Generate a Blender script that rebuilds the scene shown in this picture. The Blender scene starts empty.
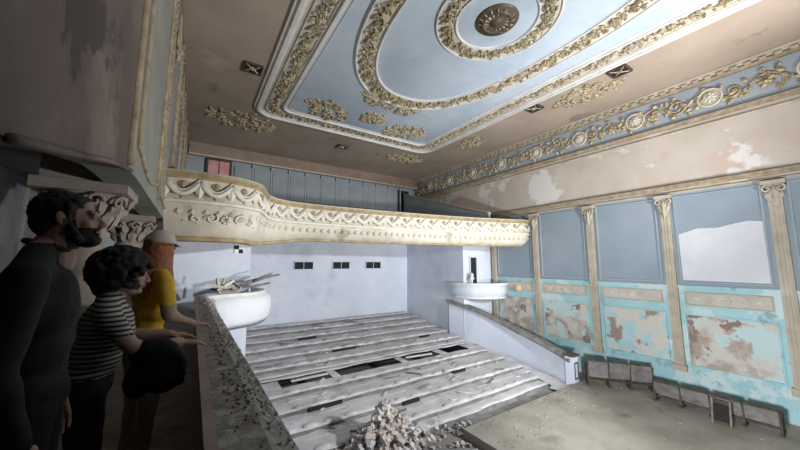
import bpy, bmesh, math, random
from mathutils import Vector, Matrix, Euler, noise
random.seed(7)
ZC=4.4
V=Vector
# ---------------------------------------------------------------- materials
def mat(name,c1,c2=None,scale=2.0,rough=.85,bump=.15,c3=None,pscale=.8,thr=.55,soft=.03,metal=0.0,lo=.35,hi=.65,wave=None,c4=None,thr4=.56,p4=.7):
    m=bpy.data.materials.new(name); m.use_nodes=True
    nt=m.node_tree; n=nt.nodes; l=nt.links
    bs=n['Principled BSDF']; bs.inputs['Roughness'].default_value=rough; bs.inputs['Metallic'].default_value=metal
    tc=n.new('ShaderNodeTexCoord')
    nz=n.new('ShaderNodeTexNoise'); nz.inputs['Scale'].default_value=scale; nz.inputs['Detail'].default_value=7; nz.inputs['Roughness'].default_value=.6
    l.new(tc.outputs['Object'],nz.inputs['Vector'])
    r=n.new('ShaderNodeValToRGB'); r.color_ramp.elements[0].position=lo; r.color_ramp.elements[1].position=hi
    c2=c2 or c1
    r.color_ramp.elements[0].color=(*c1,1); r.color_ramp.elements[1].color=(*c2,1)
    l.new(nz.outputs['Fac'],r.inputs['Fac'])
    col=r.outputs['Color']
    if wave:
        w=n.new('ShaderNodeTexWave'); w.wave_type='BANDS'; w.bands_direction='Z'; w.inputs['Scale'].default_value=wave[0]; w.inputs['Distortion'].default_value=.6
        l.new(tc.outputs['Object'],w.inputs['Vector'])
        r2=n.new('ShaderNodeValToRGB'); r2.color_ramp.elements[0].position=.55; r2.color_ramp.elements[1].position=.6
        l.new(w.outputs['Fac'],r2.inputs['Fac'])
        mx=n.new('ShaderNodeMixRGB'); l.new(r2.outputs['Color'],mx.inputs['Fac']); l.new(col,mx.inputs['Color1']); mx.inputs['Color2'].default_value=(*wave[1],1); col=mx.outputs['Color']
    for cc,ps,th,so,loc in ((c3,pscale,thr,soft,(3.7,1.3,8.1)),(c4,p4,thr4,.03,(13.1,7.3,2.2))):
        if not cc: continue
        n2=n.new('ShaderNodeTexNoise'); n2.inputs['Scale'].default_value=ps; n2.inputs['Detail'].default_value=9; n2.inputs['Roughness'].default_value=.62
        mp=n.new('ShaderNodeMapping'); mp.inputs['Location'].default_value=loc
        l.new(tc.outputs['Object'],mp.inputs['Vector']); l.new(mp.outputs['Vector'],n2.inputs['Vector'])
        r3=n.new('ShaderNodeValToRGB'); r3.color_ramp.elements[0].position=th; r3.color_ramp.elements[1].position=th+so
        l.new(n2.outputs['Fac'],r3.inputs['Fac'])
        mx=n.new('ShaderNodeMixRGB'); l.new(r3.outputs['Color'],mx.inputs['Fac']); l.new(col,mx.inputs['Color1']); mx.inputs['Color2'].default_value=(*cc,1); col=mx.outputs['Color']
    l.new(col,bs.inputs['Base Color'])
    if bump:
        bp=n.new('ShaderNodeBump'); bp.inputs['Strength'].default_value=bump; bp.inputs['Distance'].default_value=.03
        l.new(nz.outputs['Fac'],bp.inputs['Height']); l.new(bp.outputs['Normal'],bs.inputs['Normal'])
    return m
m_ceil=mat('ceiling_beige_plaster',(.35,.285,.23),(.43,.355,.295),.5,c3=(.50,.45,.40),pscale=.35,thr=.6,soft=.1,c4=(.28,.22,.18),thr4=.63,p4=.5)
m_ceilblue=mat('ceiling_pale_blue',(.42,.51,.61),(.50,.58,.66),.7,c3=(.37,.45,.54),pscale=.3,thr=.5,soft=.12)
m_white=mat('white_moulding',(.60,.59,.58),(.74,.73,.71),3)
m_gold=mat('gilded_plaster',(.20,.15,.075),(.60,.52,.36),9,rough=.55,bump=.25)
m_goldbg=mat('garland_ground',(.48,.45,.40),(.58,.55,.50),2)
m_dark=mat('black_void',(.012,.012,.014),None,2,bump=0)
m_bronze=mat('bronze',(.05,.04,.03),(.12,.09,.055),8,rough=.5)
m_cream=mat('cream_paint_wall',(.50,.445,.385),(.58,.53,.47),.8,c3=(.56,.45,.39),pscale=.45,thr=.54,soft=.04,c4=(.70,.69,.67),thr4=.56,p4=.4)
m_blue=mat('blue_grey_wall',(.25,.315,.375),(.30,.36,.42),.6)
m_turq=mat('turquoise_wall',(.33,.56,.61),(.41,.63,.67),.9,c3=(.54,.68,.69),pscale=.7,thr=.54,c4=(.28,.43,.47),thr4=.58,p4=1.1)
m_frieze=mat('frieze_blue',(.31,.37,.43),(.38,.43,.48),1.0)
m_pil=mat('pilaster_cream',(.40,.355,.28),(.53,.475,.39),2.5)
m_peel=mat('peeling_plaster',(.58,.56,.52),(.40,.33,.28),1.8,c3=(.50,.64,.64),pscale=1.1,thr=.53,soft=.02,lo=.45,hi=.58,c4=(.26,.19,.155),thr4=.58,p4=1.6)
m_peel2=mat('peeling_plaster_blue',(.35,.56,.62),(.48,.64,.66),1.6,c3=(.60,.58,.52),pscale=1.2,thr=.47,soft=.02,c4=(.33,.25,.20),thr4=.58,p4=1.4)
m_patch=mat('white_plaster_patch',(.60,.63,.68),(.68,.70,.74),1.3)
m_lowwall=mat('whitewash_wall',(.56,.61,.71),(.64,.69,.77),.7,c3=(.50,.55,.64),pscale=.5,thr=.56,soft=.1)
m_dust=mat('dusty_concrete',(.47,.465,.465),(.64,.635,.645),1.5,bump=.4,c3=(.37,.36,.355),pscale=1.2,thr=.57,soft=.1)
m_riser=mat('concrete_riser_shade',(.12,.118,.118),(.24,.235,.23),2.5,bump=.4)  # concrete darkened so step fronts carry painted shade; also colours debris
m_floor=mat('floor_dirt',(.24,.225,.185),(.35,.33,.28),.9,bump=.3,c3=(.20,.185,.155),pscale=.5,thr=.55,soft=.08)
m_pit=mat('pit_floor',(.16,.155,.15),(.28,.27,.26),1.6,bump=.5)
m_bal=mat('balcony_cream',(.48,.445,.365),(.60,.565,.48),2.0,c3=(.34,.30,.23),pscale=1.1,thr=.58,soft=.08)
m_balhi=mat('balcony_ornament',(.54,.515,.44),(.70,.675,.60),4)
m_baledge=mat('balcony_gilt_edge',(.24,.18,.10),(.40,.32,.19),4)
m_soffit=mat('soffit_paint',(.5,.47,.42),(.57,.54,.5),1)
m_upback=mat('upper_back_wall',(.25,.285,.31),(.32,.355,.38),1.0)
m_brown=mat('brown_beam',(.22,.165,.13),(.29,.22,.175),1.5)
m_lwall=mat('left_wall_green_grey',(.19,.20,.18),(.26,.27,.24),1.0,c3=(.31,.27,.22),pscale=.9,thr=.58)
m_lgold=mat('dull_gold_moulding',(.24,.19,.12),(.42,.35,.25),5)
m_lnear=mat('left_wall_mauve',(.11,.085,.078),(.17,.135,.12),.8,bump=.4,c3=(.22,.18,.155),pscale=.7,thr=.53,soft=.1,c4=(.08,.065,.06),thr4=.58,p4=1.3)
m_galin=mat('gallery_inner_wall',(.12,.12,.135),(.2,.2,.22),2)
m_cols=mat('column_stone',(.26,.23,.2),(.36,.32,.28),4)
m_pink=mat('parapet_red_brown',(.34,.26,.235),(.45,.37,.335),3)
m_par=mat('parapet_grey_plaster',(.22,.215,.20),(.38,.37,.35),14,bump=.8,c3=(.48,.47,.45),pscale=9,thr=.56)
m_wood=mat('weathered_wood',(.14,.11,.09),(.27,.23,.2),5,bump=.3)
m_woodd=mat('dark_wood',(.05,.035,.028),(.11,.075,.055),6,bump=.3)
m_greywd=mat('grey_wood_panel',(.13,.125,.12),(.24,.23,.22),4,bump=.3)
m_brick=mat('broken_brick',(.42,.35,.31),(.60,.55,.51),5,bump=.4)
m_orange=mat('orange_enamel',(.8,.42,.12),(.85,.5,.2),3)
m_pinklit=mat('pink_door_lit',(.55,.24,.24),(.6,.36,.34),2)  # pink door, the lit look of the doorway mixed into its colour
m_white2=mat('white_sign',(.8,.8,.8),None,2,bump=0)
# people
m_skin=mat('skin',(.40,.25,.195),(.46,.30,.235),12,rough=.6,bump=.05)
m_skin2=mat('skin_fair',(.42,.28,.23),(.50,.34,.28),12,rough=.6,bump=.05)  # fairer skin tone of the two women
m_black=mat('black_cloth',(.006,.006,.007),(.012,.012,.014),8)
m_jeans=mat('dark_trousers',(.010,.010,.014),(.02,.021,.027),12)
m_hair=mat('black_hair',(.006,.005,.005),(.018,.015,.013),30,rough=.7,bump=.4)
m_orhair=mat('ginger_hair',(.26,.08,.03),(.45,.17,.07),30,rough=.5,bump=.4)
m_stripe=mat('striped_shirt',(.46,.45,.42),(.54,.52,.48),6,wave=(13,(.03,.03,.035)))
m_yellow=mat('yellow_shirt',(.80,.50,.03),(.87,.58,.07),6)
m_cap=mat('beige_cap',(.62,.58,.52),(.7,.66,.6),10)
m_khaki=mat('pale_trousers',(.34,.31,.28),(.42,.39,.35),10)
m_eye=mat('eye_white',(.5,.48,.46),None,3,rough=.3,bump=0)
m_lip=mat('lips',(.33,.16,.13),None,3,rough=.5,bump=0)
# ---------------------------------------------------------------- builder
class B:
    def __init__(s): s.v=[];s.f=[];s.m=[];s.s=[];s.mats=[]
    def mi(s,m):
        if m not in s.mats: s.mats.append(m)
        return s.mats.index(m)
    def add(s,vs,fs,m,sm=False):
        o=len(s.v); s.v+= [V(p) for p in vs]; k=s.mi(m)
        for f in fs: s.f.append([i+o for i in f]); s.m.append(k); s.s.append(sm)
    def box(s,x0,x1,y0,y1,z0,z1,m):
        s.add([(x0,y0,z0),(x1,y0,z0),(x1,y1,z0),(x0,y1,z0),(x0,y0,z1),(x1,y0,z1),(x1,y1,z1),(x0,y1,z1)],
              [(0,3,2,1),(4,5,6,7),(0,1,5,4),(1,2,6,5),(2,3,7,6),(3,0,4,7)],m)
    def obox(s,c,sz,rot,m):
        c=V(c); hx,hy,hz=[q/2 for q in sz]
        vs=[c+rot@V((a*hx,b*hy,d*hz)) for d in(-1,1) for a,b in((-1,-1),(1,-1),(1,1),(-1,1))]
        s.add(vs,[(0,3,2,1),(4,5,6,7),(0,1,5,4),(1,2,6,5),(2,3,7,6),(3,0,4,7)],m)
    def prism(s,pts,ext,m):
        n=len(pts); ext=V(ext); vs=[V(p) for p in pts]+[V(p)+ext for p in pts]
        fs=[tuple(range(n))[::-1],tuple(range(n,2*n))]+[(i,(i+1)%n,(i+1)%n+n,i+n) for i in range(n)]
        s.add(vs,fs,m)
    def tube(s,pts,r,seg,m,closed=False):
        pts=[V(p) for p in pts]; n=len(pts)
        rr=r if isinstance(r,(list,tuple)) else [r]*n
        vs=[];u=None
        for i in range(n):
            t=(pts[(i+1)%n]-pts[i-1]) if closed else (pts[min(i+1,n-1)]-pts[max(i-1,0)])
            if t.length<1e-9: t=V((0,0,1))
            t.normalize()
            if u is None:
                u=t.cross(V((0,0,1)))
                if u.length<.1: u=t.cross(V((1,0,0)))
            u=(u-t*u.dot(t)).normalized(); w=t.cross(u)
            for k in range(seg):
                a=2*math.pi*k/seg; vs.append(pts[i]+(u*math.cos(a)+w*math.sin(a))*rr[i])
        fs=[]
        for i in range(n if closed else n-1):
            for k in range(seg):
                j=(i+1)%n; fs.append((i*seg+k,i*seg+(k+1)%seg,j*seg+(k+1)%seg,j*seg+k))
        if not closed: fs+= [tuple(range(seg))[::-1],tuple(range((n-1)*seg,n*seg))]
        s.add(vs,fs,m,True)
    def sweep(s,path,prof,m,closed=False,fn=None,sm=False):
        n=len(path); k=len(prof); vs=[]
        for i in range(n):
            a=V(path[i-1] if (closed or i>0) else path[i]); b=V(path[(i+1)%n] if (closed or i<n-1) else path[i])
            t=(b-a).normalized(); nx,ny=t.y,-t.x
            for d,z in prof:
                if fn: d,z=fn(d,z,path[i])
                vs.append((path[i][0]+nx*d,path[i][1]+ny*d,z))
        fs=[]
        for i in range(n if closed else n-1):
            j=(i+1)%n
            for q in range(k-1): fs.append((i*k+q,j*k+q,j*k+q+1,i*k+q+1))
        s.add(vs,fs,m,sm)
    def ell(s,c,r,m,rot=None,seg=12,rg=8):
        c=V(c); rot=rot or Matrix.Identity(3); vs=[c+rot@V((0,0,r[2]))]
        for i in range(1,rg):
            ph=math.pi*i/rg
            for k in range(seg):
                a=2*math.pi*k/seg; vs.append(c+rot@V((r[0]*math.sin(ph)*math.cos(a),r[1]*math.sin(ph)*math.sin(a),r[2]*math.cos(ph))))
        vs.append(c+rot@V((0,0,-r[2]))); L=len(vs)-1
        fs=[(0,1+k,1+(k+1)%seg) for k in range(seg)]
        for i in range(rg-2):
            for k in range(seg): a=1+i*seg; fs.append((a+k,a+seg+k,a+seg+(k+1)%seg,a+(k+1)%seg))
        a=1+(rg-2)*seg; fs+=[(a+k,L,a+(k+1)%seg) for k in range(seg)]
        s.add(vs,fs,m,True)
    def cap(s,p0,r0,p1,r1,m,seg=12):
        p0=V(p0);p1=V(p1);d=(p1-p0); t=d.normalized(); pts=[];rs=[]
        for k in range(5):
            a=math.pi/2*(k/4); pts.append(p0-t*r0*math.cos(a)); rs.append(max(r0*math.sin(a),.0008))
        for k in range(5):
            a=math.pi/2*(k/4); pts.append(p1+t*r1*math.sin(a)); rs.append(max(r1*math.cos(a),.0008))
        s.tube(pts,rs,seg,m)
    def lathe(s,c,prof,seg,m,a0=0,a1=2*math.pi):
        c=V(c);k=len(prof);vs=[];full=abs(a1-a0-2*math.pi)<1e-6
        n=seg if full else seg+1
        for i in range(n):
            a=a0+(a1-a0)*i/seg
            for r,z in prof: vs.append(c+V((r*math.cos(a),r*math.sin(a),z)))
        fs=[]
        for i in range(seg):
            j=(i+1)%n
            for q in range(k-1): fs.append((i*k+q,j*k+q,j*k+q+1,i*k+q+1))
        s.add(vs,fs,m,True)
    def build(s,name,parent=None,fix=True,z=True):
        me=bpy.data.meshes.new(name); me.from_pydata([(p.x,p.y,p.z+(ZC if z else 0)) for p in s.v],[],s.f)
        for m in s.mats: me.materials.append(m)
        for i,p in enumerate(me.polygons): p.material_index=s.m[i]; p.use_smooth=s.s[i]
        if fix:
            bm=bmesh.new(); bm.from_mesh(me); bmesh.ops.recalc_face_normals(bm,faces=bm.faces); bm.to_mesh(me); bm.free()
        o=bpy.data.objects.new(name,me); bpy.context.collection.objects.link(o)
        if parent: o.parent=parent
        return o
def empty(name):
    e=bpy.data.objects.new(name,None); bpy.context.collection.objects.link(e); e.empty_display_size=.2; return e
def catmull(P,n=12,closed=False):
    out=[];N=len(P);P=[V(p) for p in P]
    rng=range(N) if closed else range(N-1)
    for i in rng:
        a=P[i-1] if (closed or i>0) else P[i]*2-P[i+1]; b=P[i]; c=P[(i+1)%N]; d=P[(i+2)%N] if (closed or i+2<N) else c*2-b
        for k in range(n):
            t=k/n; out.append(.5*((2*b)+(c-a)*t+(2*a-5*b+4*c-d)*t*t+(3*b-a-3*c+d)*t**3))
    if not closed: out.append(P[-1])
    return out
def pathmap(pts,nrm,side=None,closed=False):
    pts=[V(p) for p in pts]
    if closed: pts=pts+[pts[0]]
    cum=[0]
    for i in range(1,len(pts)): cum.append(cum[-1]+(pts[i]-pts[i-1]).length)
    L=cum[-1]; import bisect
    def P(s,w,h):
        if closed: s=s%L
        s=min(max(s,0),L-1e-6); i=min(max(bisect.bisect_right(cum,s)-1,0),len(pts)-2)
        t=(s-cum[i])/max(cum[i+1]-cum[i],1e-9); p=pts[i].lerp(pts[i+1],t); T=(pts[i+1]-pts[i]).normalized()
        N=V(nrm) if nrm is not None else T.cross(V((0,0,1)))
        S=V(side) if side is not None else N.cross(T)
        return p+S*w+N*h
    return P,L
def leaf(b,P,s,w,ang,ln,wd,h,m):
    ca,sa=math.cos(ang),math.sin(ang)
    def q(u,v,k): return P(s+u*ca-v*sa, w+u*sa+v*ca, k)
    vs=[q(0,0,0),q(ln*.25,wd*.35,h*.3),q(ln*.6,wd*.5,h*.4),q(ln,0,.0),q(ln*.6,-wd*.5,h*.4),q(ln*.25,-wd*.35,h*.3),q(ln*.3,0,h),q(ln*.7,0,h*.9)]
    b.add(vs,[(0,1,6),(1,2,7,6),(2,3,7),(3,4,7),(4,5,6,7),(5,0,6)],m)
def flower(b,P,s,w,r,h,m,n=6):
    a0=random.random()*3
    for k in range(n): leaf(b,P,s,w,a0+2*math.pi*k/n,r,r*.7,h,m)
    vs=[P(s+r*.3*math.cos(a*math.pi/3),w+r*.3*math.sin(a*math.pi/3),h*.8) for a in range(6)]+[P(s,w,h*1.7)]
    b.add(vs,[(i,(i+1)%6,6) for i in range(6)],m)
def scroll(b,P,s,w,r,turn,a0,th,m,h=.03,n=12,rev=1):
    pts=[]
    for k in range(n):
        t=k/(n-1); a=a0+rev*t*turn; rr=r*(1-.8*t); pts.append(P(s+rr*math.cos(a),w+rr*math.sin(a),h))
    b.tube(pts,[th*(1-.4*k/(n-1)) for k in range(n)],5,m)
def garland(b,P,L,W,m,step=None,h=.06,dens=1.0):
    step=step or W*1.1; n=max(2,int(round(L/step))); step=L/n
    N=n*8; A=W*.26
    b.tube([P(L*i/N,A*math.sin(math.pi*(L*i/N)/step),h*.4) for i in range(N+1)],W*.035,5,m)
    for i in range(n):
        sg=1 if i%2==0 else -1; sc=(i+.5)*step
        if i%2==0: flower(b,P,sc,-sg*W*.05,W*.25,h,m)
        else: scroll(b,P,sc,0,W*.27,8,random.random()*6,W*.045,m,h*.5,12,sg)
        for k in range(int(6*dens)):
            leaf(b,P,sc+(k/5-.5)*step,random.uniform(-.3,.3)*W,random.uniform(0,6.28),W*random.uniform(.2,.36),W*.16,h,m)
        leaf(b,P,sc,sg*A,sg*random.uniform(.5,2.4),W*.3,W*.2,h,m)
        leaf(b,P,sc+step*.4,-sg*A*.5,-sg*random.uniform(.3,2),W*.34,W*.18,h,m)
def flat(c,nrm=(0,0,-1),tx=(1,0,0)):
    c=V(c);N=V(nrm);T=V(tx);S=N.cross(T)
    return lambda s,w,h: c+T*s+S*w+N*h
def rosette(name,c,sx,sy,ang=0,nrm=(0,0,-1)):
    b=B(); T=V((math.cos(ang),math.sin(ang),0)); P=flat(c,nrm,T)
    flower(b,P,0,0,min(sx,sy)*.3,.09,m_gold,8)
    for qx in(-1,1):
        for qy in(-1,1):
            scroll(b,P,qx*sx*.42,qy*sy*.38,min(sx,sy)*.3,7,random.random()*6,.04,m_gold,.04,14,qx*qy)
            scroll(b,P,qx*sx*.75,qy*sy*.2,min(sx,sy)*.2,6,random.random()*6,.035,m_gold,.04,12,-qx*qy)
            for k in range(13):
                a=random.random()*1.4; r=random.uniform(.25,.85)
                leaf(b,P,qx*sx*r*math.cos(a),qy*sy*r*math.sin(a),math.atan2(qy*math.sin(a),qx*math.cos(a))+random.uniform(-.7,.7),random.uniform(.2,.38)*min(1,sx),.17,.09,m_gold)
    for a in(0,math.pi): leaf(b,P,math.cos(a)*sx*.6,0,a,sx*.45,.22,.08,m_gold)
    for a in(math.pi/2,-math.pi/2): leaf(b,P,0,math.sin(a)*sy*.5,a,sy*.45,.22,.08,m_gold)
    return b.build(name,fix=False)

XW=14.0; ZT=6.2; YB=19.1; XL=-.6; YF=-9.0
# ---------------------------------------------------------------- room shell
b=B(); b.box(-3,XW+.3,YF,YB+.3,-4.9,-4.62,m_pit); b.build('floor')
b=B(); b.box(6.3,XW-.05,YF+.01,6.5,-4.62,-4.4,m_floor)
for k in range(160):
    x=random.uniform(6.4,13);y=random.uniform(0,6.4) if k<60 else random.uniform(5.2,6.45);r=random.uniform(.015,.045)
    b.ell((x,y,-4.4),(r,r*1.2,r*.6),m_floor if k%3 else m_riser,seg=6,rg=4)
b.build('stage_platform')
b=B(); b.box(-3,XW+.3,YF,YB+.3,ZT,ZT+.3,m_ceil); b.build('ceiling')
b=B(); b.box(XW,XW+.3,YF,YB+.3,-4.62,ZT,m_cream); b.build('wall_right')
b=B(); b.box(-3,XW,YB,YB+.3,-4.62,ZT,m_upback); b.build('wall_back')
b=B(); b.box(-3,XW+.3,YF-.3,YF,-4.9,ZT+.3,m_brown); b.build('wall_front')
# ---- ceiling panel
def rrect(x0,x1,y0,y1,r,n=6):
    p=[]
    for cx,cy,a in((x1-r,y0+r,-90),(x1-r,y1-r,0),(x0+r,y1-r,90),(x0+r,y0+r,180)):
        for k in range(n+1):
            t=math.radians(a+90*k/n); p.append((cx+r*math.cos(t),cy+r*math.sin(t)))
    return p
def dense(p,st=.5):
    out=[];n=len(p)
    for i in range(n):
        a=V(p[i]);c=V(p[(i+1)%n]);k=max(1,int((c-a).length/st))
        for j in range(k): out.append(tuple(a.lerp(c,j/k)))
    return out
X0,X1,Y0,Y1=1.7,10.7,-4.2,13.6
def ins(d,r): return rrect(X0+d,X1-d,Y0+d,Y1-d,r)
b=B()
b.prism([(x,y,ZT-.03) for x,y in ins(.1,.7)],(0,0,.028),m_goldbg)
b.prism([(x,y,ZT-.05) for x,y in ins(.85,.5)],(0,0,.018),m_ceilblue)
b.build('ceiling_panel')
b=B()
def mould(b,path,w,h,m,z=ZT):
    prof=[(-w/2,z),(-w/2,z-h*.5),(-w*.25,z-h*.6),(-w*.2,z-h),(w*.1,z-h),(w*.2,z-h*.6),(w*.45,z-h*.5),(w/2,z)]
    b.sweep(path,prof,m,closed=True)
mould(b,ins(.05,.7),.3,.13,m_white); mould(b,ins(.32,.6),.07,.07,m_goldbg)
mould(b,ins(.9,.45),.2,.12,m_white); mould(b,ins(1.08,.4),.05,.07,m_white)
b.build('trim_1')
b=B(); P,L=pathmap([(x,y,ZT-.04) for x,y in dense(ins(.6,.5))],(0,0,-1),closed=True); garland(b,P,L,.46,m_gold,.5,.1,1.3)
b.build('ceiling_garland_border',fix=False)
def sell(cx,cy,a,c,e=2.3,n=96):
    p=[]
    for i in range(n):
        t=2*math.pi*i/n; ct,st=math.cos(t),math.sin(t)
        p.append((cx+a*math.copysign(abs(ct)**(2/e),ct),cy+c*math.copysign(abs(st)**(2/e),st)))
    return p
CX,CY=6.1,4.75
b=B()
def ringplate(o,i,m,z,t=.02):
    n=len(o); b.add([(x,y,z) for x,y in o]+[(x,y,z) for x,y in i],[(k,(k+1)%n,(k+1)%n+n,k+n) for k in range(n)],m)
ringplate(sell(CX,CY,2.9,4.95),sell(CX,CY,2.35,4.4),m_goldbg,ZT-.06)
mould(b,sell(CX,CY,2.95,5.0),.1,.12,m_white); mould(b,sell(CX,CY,2.33,4.38),.1,.12,m_white)
P,L=pathmap([(x,y,ZT-.06) for x,y in sell(CX,CY,2.62,4.67)],(0,0,-1),closed=True); garland(b,P,L,.52,m_gold,.48,.12,1.5)
b.build('ceiling_garland_oval',fix=False)
b=B()
ringplate(sell(CX,CY,1.5,1.5,2,64),sell(CX,CY,1.05,1.05,2,64),m_goldbg,ZT-.06)
mould(b,sell(CX,CY,1.53,1.53,2,64),.08,.1,m_white); mould(b,sell(CX,CY,1.03,1.03,2,64),.08,.1,m_white)
P,L=pathmap([(x,y,ZT-.06) for x,y in sell(CX,CY,1.27,1.27,2,64)],(0,0,-1),closed=True); garland(b,P,L,.42,m_gold,.4,.11,1.4)
b.lathe((CX,CY,ZT),[(.0,-.16),(.12,-.16),(.14,-.12),(.3,-.1),(.32,-.14),(.36,-.14),(.38,-.08),(.5,-.1),(.54,-.06),(.58,0)],40,m_bronze)
P=flat((CX,CY,ZT-.08))
for k in range(16): leaf(b,P,.12*math.cos(k*math.pi/8),.12*math.sin(k*math.pi/8),k*math.pi/8,.38,.05,.06,m_gold)
b.build('ceiling_medallion',fix=False)
for i,(c,sx,sy,a) in enumerate([((1.35,14.7),1.45,1.0,.1),((10.3,15.0),1.15,.75,0),((11.75,5.3),.66,1.45,0),((4.2,11.7),1.0,.8,.5),((8.0,11.7),1.0,.8,-.5),((CX,9.75),1.35,.6,0),((CX,11.3),.55,.5,0),((11.75,11),.55,1.0,0),((.6,5.0),.5,1.1,0)]):
    rosette('plaster_rosette',(c[0],c[1],ZT-(.05 if i in(3,4,5,6) else 0)),sx,sy,a)
for x,y in[(1.2,10.4),(11.2,4.0),(11.1,7.0),(6.3,15.2),(1.0,2.0)]:
    b=B(); s=.26
    b.box(x-s,x+s,y-s,y+s,ZT-.03,ZT-.001,m_dark)
    for dx,dy,ux,uy in((-s,0,.025,s),(s,0,.025,s),(0,-s,s,.025),(0,s,s,.025)): b.box(x+dx-ux,x+dx+ux,y+dy-uy,y+dy+uy,ZT-.06,ZT-.002,m_woodd)
    P=flat((x,y,ZT-.03)); flower(b,P,0,0,.12,.05,m_gold,4)
    for k in range(4): leaf(b,P,0,0,math.pi/4+k*math.pi/2,.34,.05,.04,m_gold)
    b.build('ventilation_grille',fix=False)
# ---- right wall decoration
b=B(); b.box(XW-.04,XW-.001,YF,YB,4.85,5.95,m_frieze); b.build('frieze_panel')
def wallmould(b,z,w,h,m,y0=YF,y1=YB):
    prof=[(XW,z-h/2),(XW-w*.4,z-h/2),(XW-w*.5,z-h*.1),(XW-w,z+h*.15),(XW-w,z+h*.4),(XW-w*.6,z+h/2),(XW,z+h/2)]
    b.prism([(x,y0,zz) for x,zz in prof],(0,y1-y0,0),m)
b=B(); wallmould(b,4.8,.16,.15,m_lgold); wallmould(b,4.55,.07,.07,m_pil); wallmould(b,6.02,.14,.1,m_lgold); wallmould(b,6.15,.3,.1,m_pil)
for k in range(int((YB-YF)/.3)):
    y=YF+.3*k; b.box(XW-.22,XW-.1,y,y+.14,6.04,6.1,m_pil)
b.build('trim_2')
b=B(); wallmould(b,2.62,.16,.16,m_lgold,YF,YB); wallmould(b,2.42,.08,.06,m_pil,YF,YB); b.build('trim_3')
b=B(); P,L=pathmap([(XW-.04,YF+.2,5.4),(XW-.04,YB-.1,5.4)],(-1,0,0),side=(0,0,1))
garland(b,P,L,.85,m_gold,.7,.1,1.5)
y=YF+1
while y<YB:
    P2=flat((XW-.05,y,5.4),(-1,0,0),(0,1,0))
    b.tube([P2(.29*math.cos(a*math.pi/12),.29*math.sin(a*math.pi/12),.05) for a in range(24)],.035,5,m_balhi,True)
    b.add([P2(.26*math.cos(a*math.pi/8),.26*math.sin(a*math.pi/8),.06) for a in range(16)],[tuple(range(16))],m_pil)
    P3=flat((XW-.11,y,5.4),(-1,0,0),(0,1,0)); flower(b,P3,0,0,.2,.08,m_balhi,8); y+=2.1
b.build('frieze_garland',fix=False)
ys=[1.43+2.55*k for k in range(-4,5)]
for y in ys:
    b=B(); w=.14
    b.box(XW-.12,XW-.001,y-w,y+w,-3.45,2.3,m_pil)
    for d in(-.08,0,.08): b.box(XW-.145,XW-.11,y+d-.02,y+d+.02,-3.2,1.6,m_pil)
    b.box(XW-.2,XW-.001,y-w-.05,y+w+.05,-3.6,-3.4,m_pil)
    b.box(XW-.22,XW-.001,y-w-.1,y+w+.1,2.25,2.36,m_pil)
    P=flat((XW-.13,y,2.0),(-1,0,0),(0,-1,0))
    for sg in(-1,1):
        scroll(b,P,sg*.13,.12,.11,7,math.pi/2,.035,m_pil,.06,12,-sg)
        leaf(b,P,sg*.05,-.3,math.pi/2+sg*-.3,.4,.14,.08,m_pil)
    leaf(b,P,0,-.35,math.pi/2,.6,.2,.12,m_pil); leaf(b,P,0,.0,-math.pi/2,.5,.16,.1,m_pil)
    b.build('wall_pilaster')
b=B()
for i in range(len(ys)-1):
    a,c=ys[i]+.15,ys[i+1]-.15
    b.box(XW-.03,XW-.001,a,c,-.8,2.4,m_blue)
    b.box(XW-.03,XW-.001,a,c,-4.4,-.8,m_turq)
b.box(XW-.02,XW-.001,YF,YB,-4.4,-3.45,m_turq)
b.build('wall_right_paint')
def frame(b,y0,y1,z0,z1,t,m,x=XW-.03,d=.05):
    b.box(x-d,x,y0,y1,z0,z0+t,m);b.box(x-d,x,y0,y1,z1-t,z1,m);b.box(x-d,x,y0,y0+t,z0+t,z1-t,m);b.box(x-d,x,y1-t,y1,z0+t,z1-t,m)
b=B(); pb=B()
for i in range(len(ys)-1):
    a,c=ys[i]+.25,ys[i+1]-.25
    frame(b,a,c,-.68,2.28,.035,m_frieze); frame(b,a+.05,c-.05,-1.42,-.98,.04,m_pil); frame(b,a,c,-3.4,-1.7,.04,m_turq)
    pb.box(XW-.05,XW-.03,a+.09,c-.09,-1.38,-1.02,m_goldbg)
    pb.box(XW-.05,XW-.03,a+.05,c-.05,-3.35,-1.75,(m_peel2,m_peel,m_peel)[(i+1)%3])
    P=flat((XW-.05,(a+c)/2,-1.2),(-1,0,0),(0,1,0)); flower(pb,P,0,0,.14,.05,m_balhi,6)
    for sg in(-1,1):
        scroll(pb,P,sg*.4,0,.13,7,0,.02,m_balhi,.02,12,sg); leaf(pb,P,sg*.55,0,0 if sg>0 else math.pi,.3,.1,.04,m_balhi); leaf(pb,P,sg*.75,.04,.4 if sg>0 else math.pi-.4,.15,.08,.04,m_balhi)
b.box(XW-.08,XW-.001,YF,YB,-.86,-.78,m_turq)
b.build('trim_4'); pb.build('wall_panel_infill',fix=False)
b=B()
yy0,yy1=1.43+.3,1.43+2.55-.3
pts=[(yy0,-.62),(yy1,-.6),(yy1,.95),(yy1-.3,1.05),(yy1-.5,1.12),(yy1-1.0,1.1),(yy1-1.3,1.18),(yy0+.3,1.25),(yy0,1.2)]
b.prism([(XW-.045,y,z) for y,z in pts],(.014,0,0),m_patch); b.build('plaster_patch')
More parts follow.
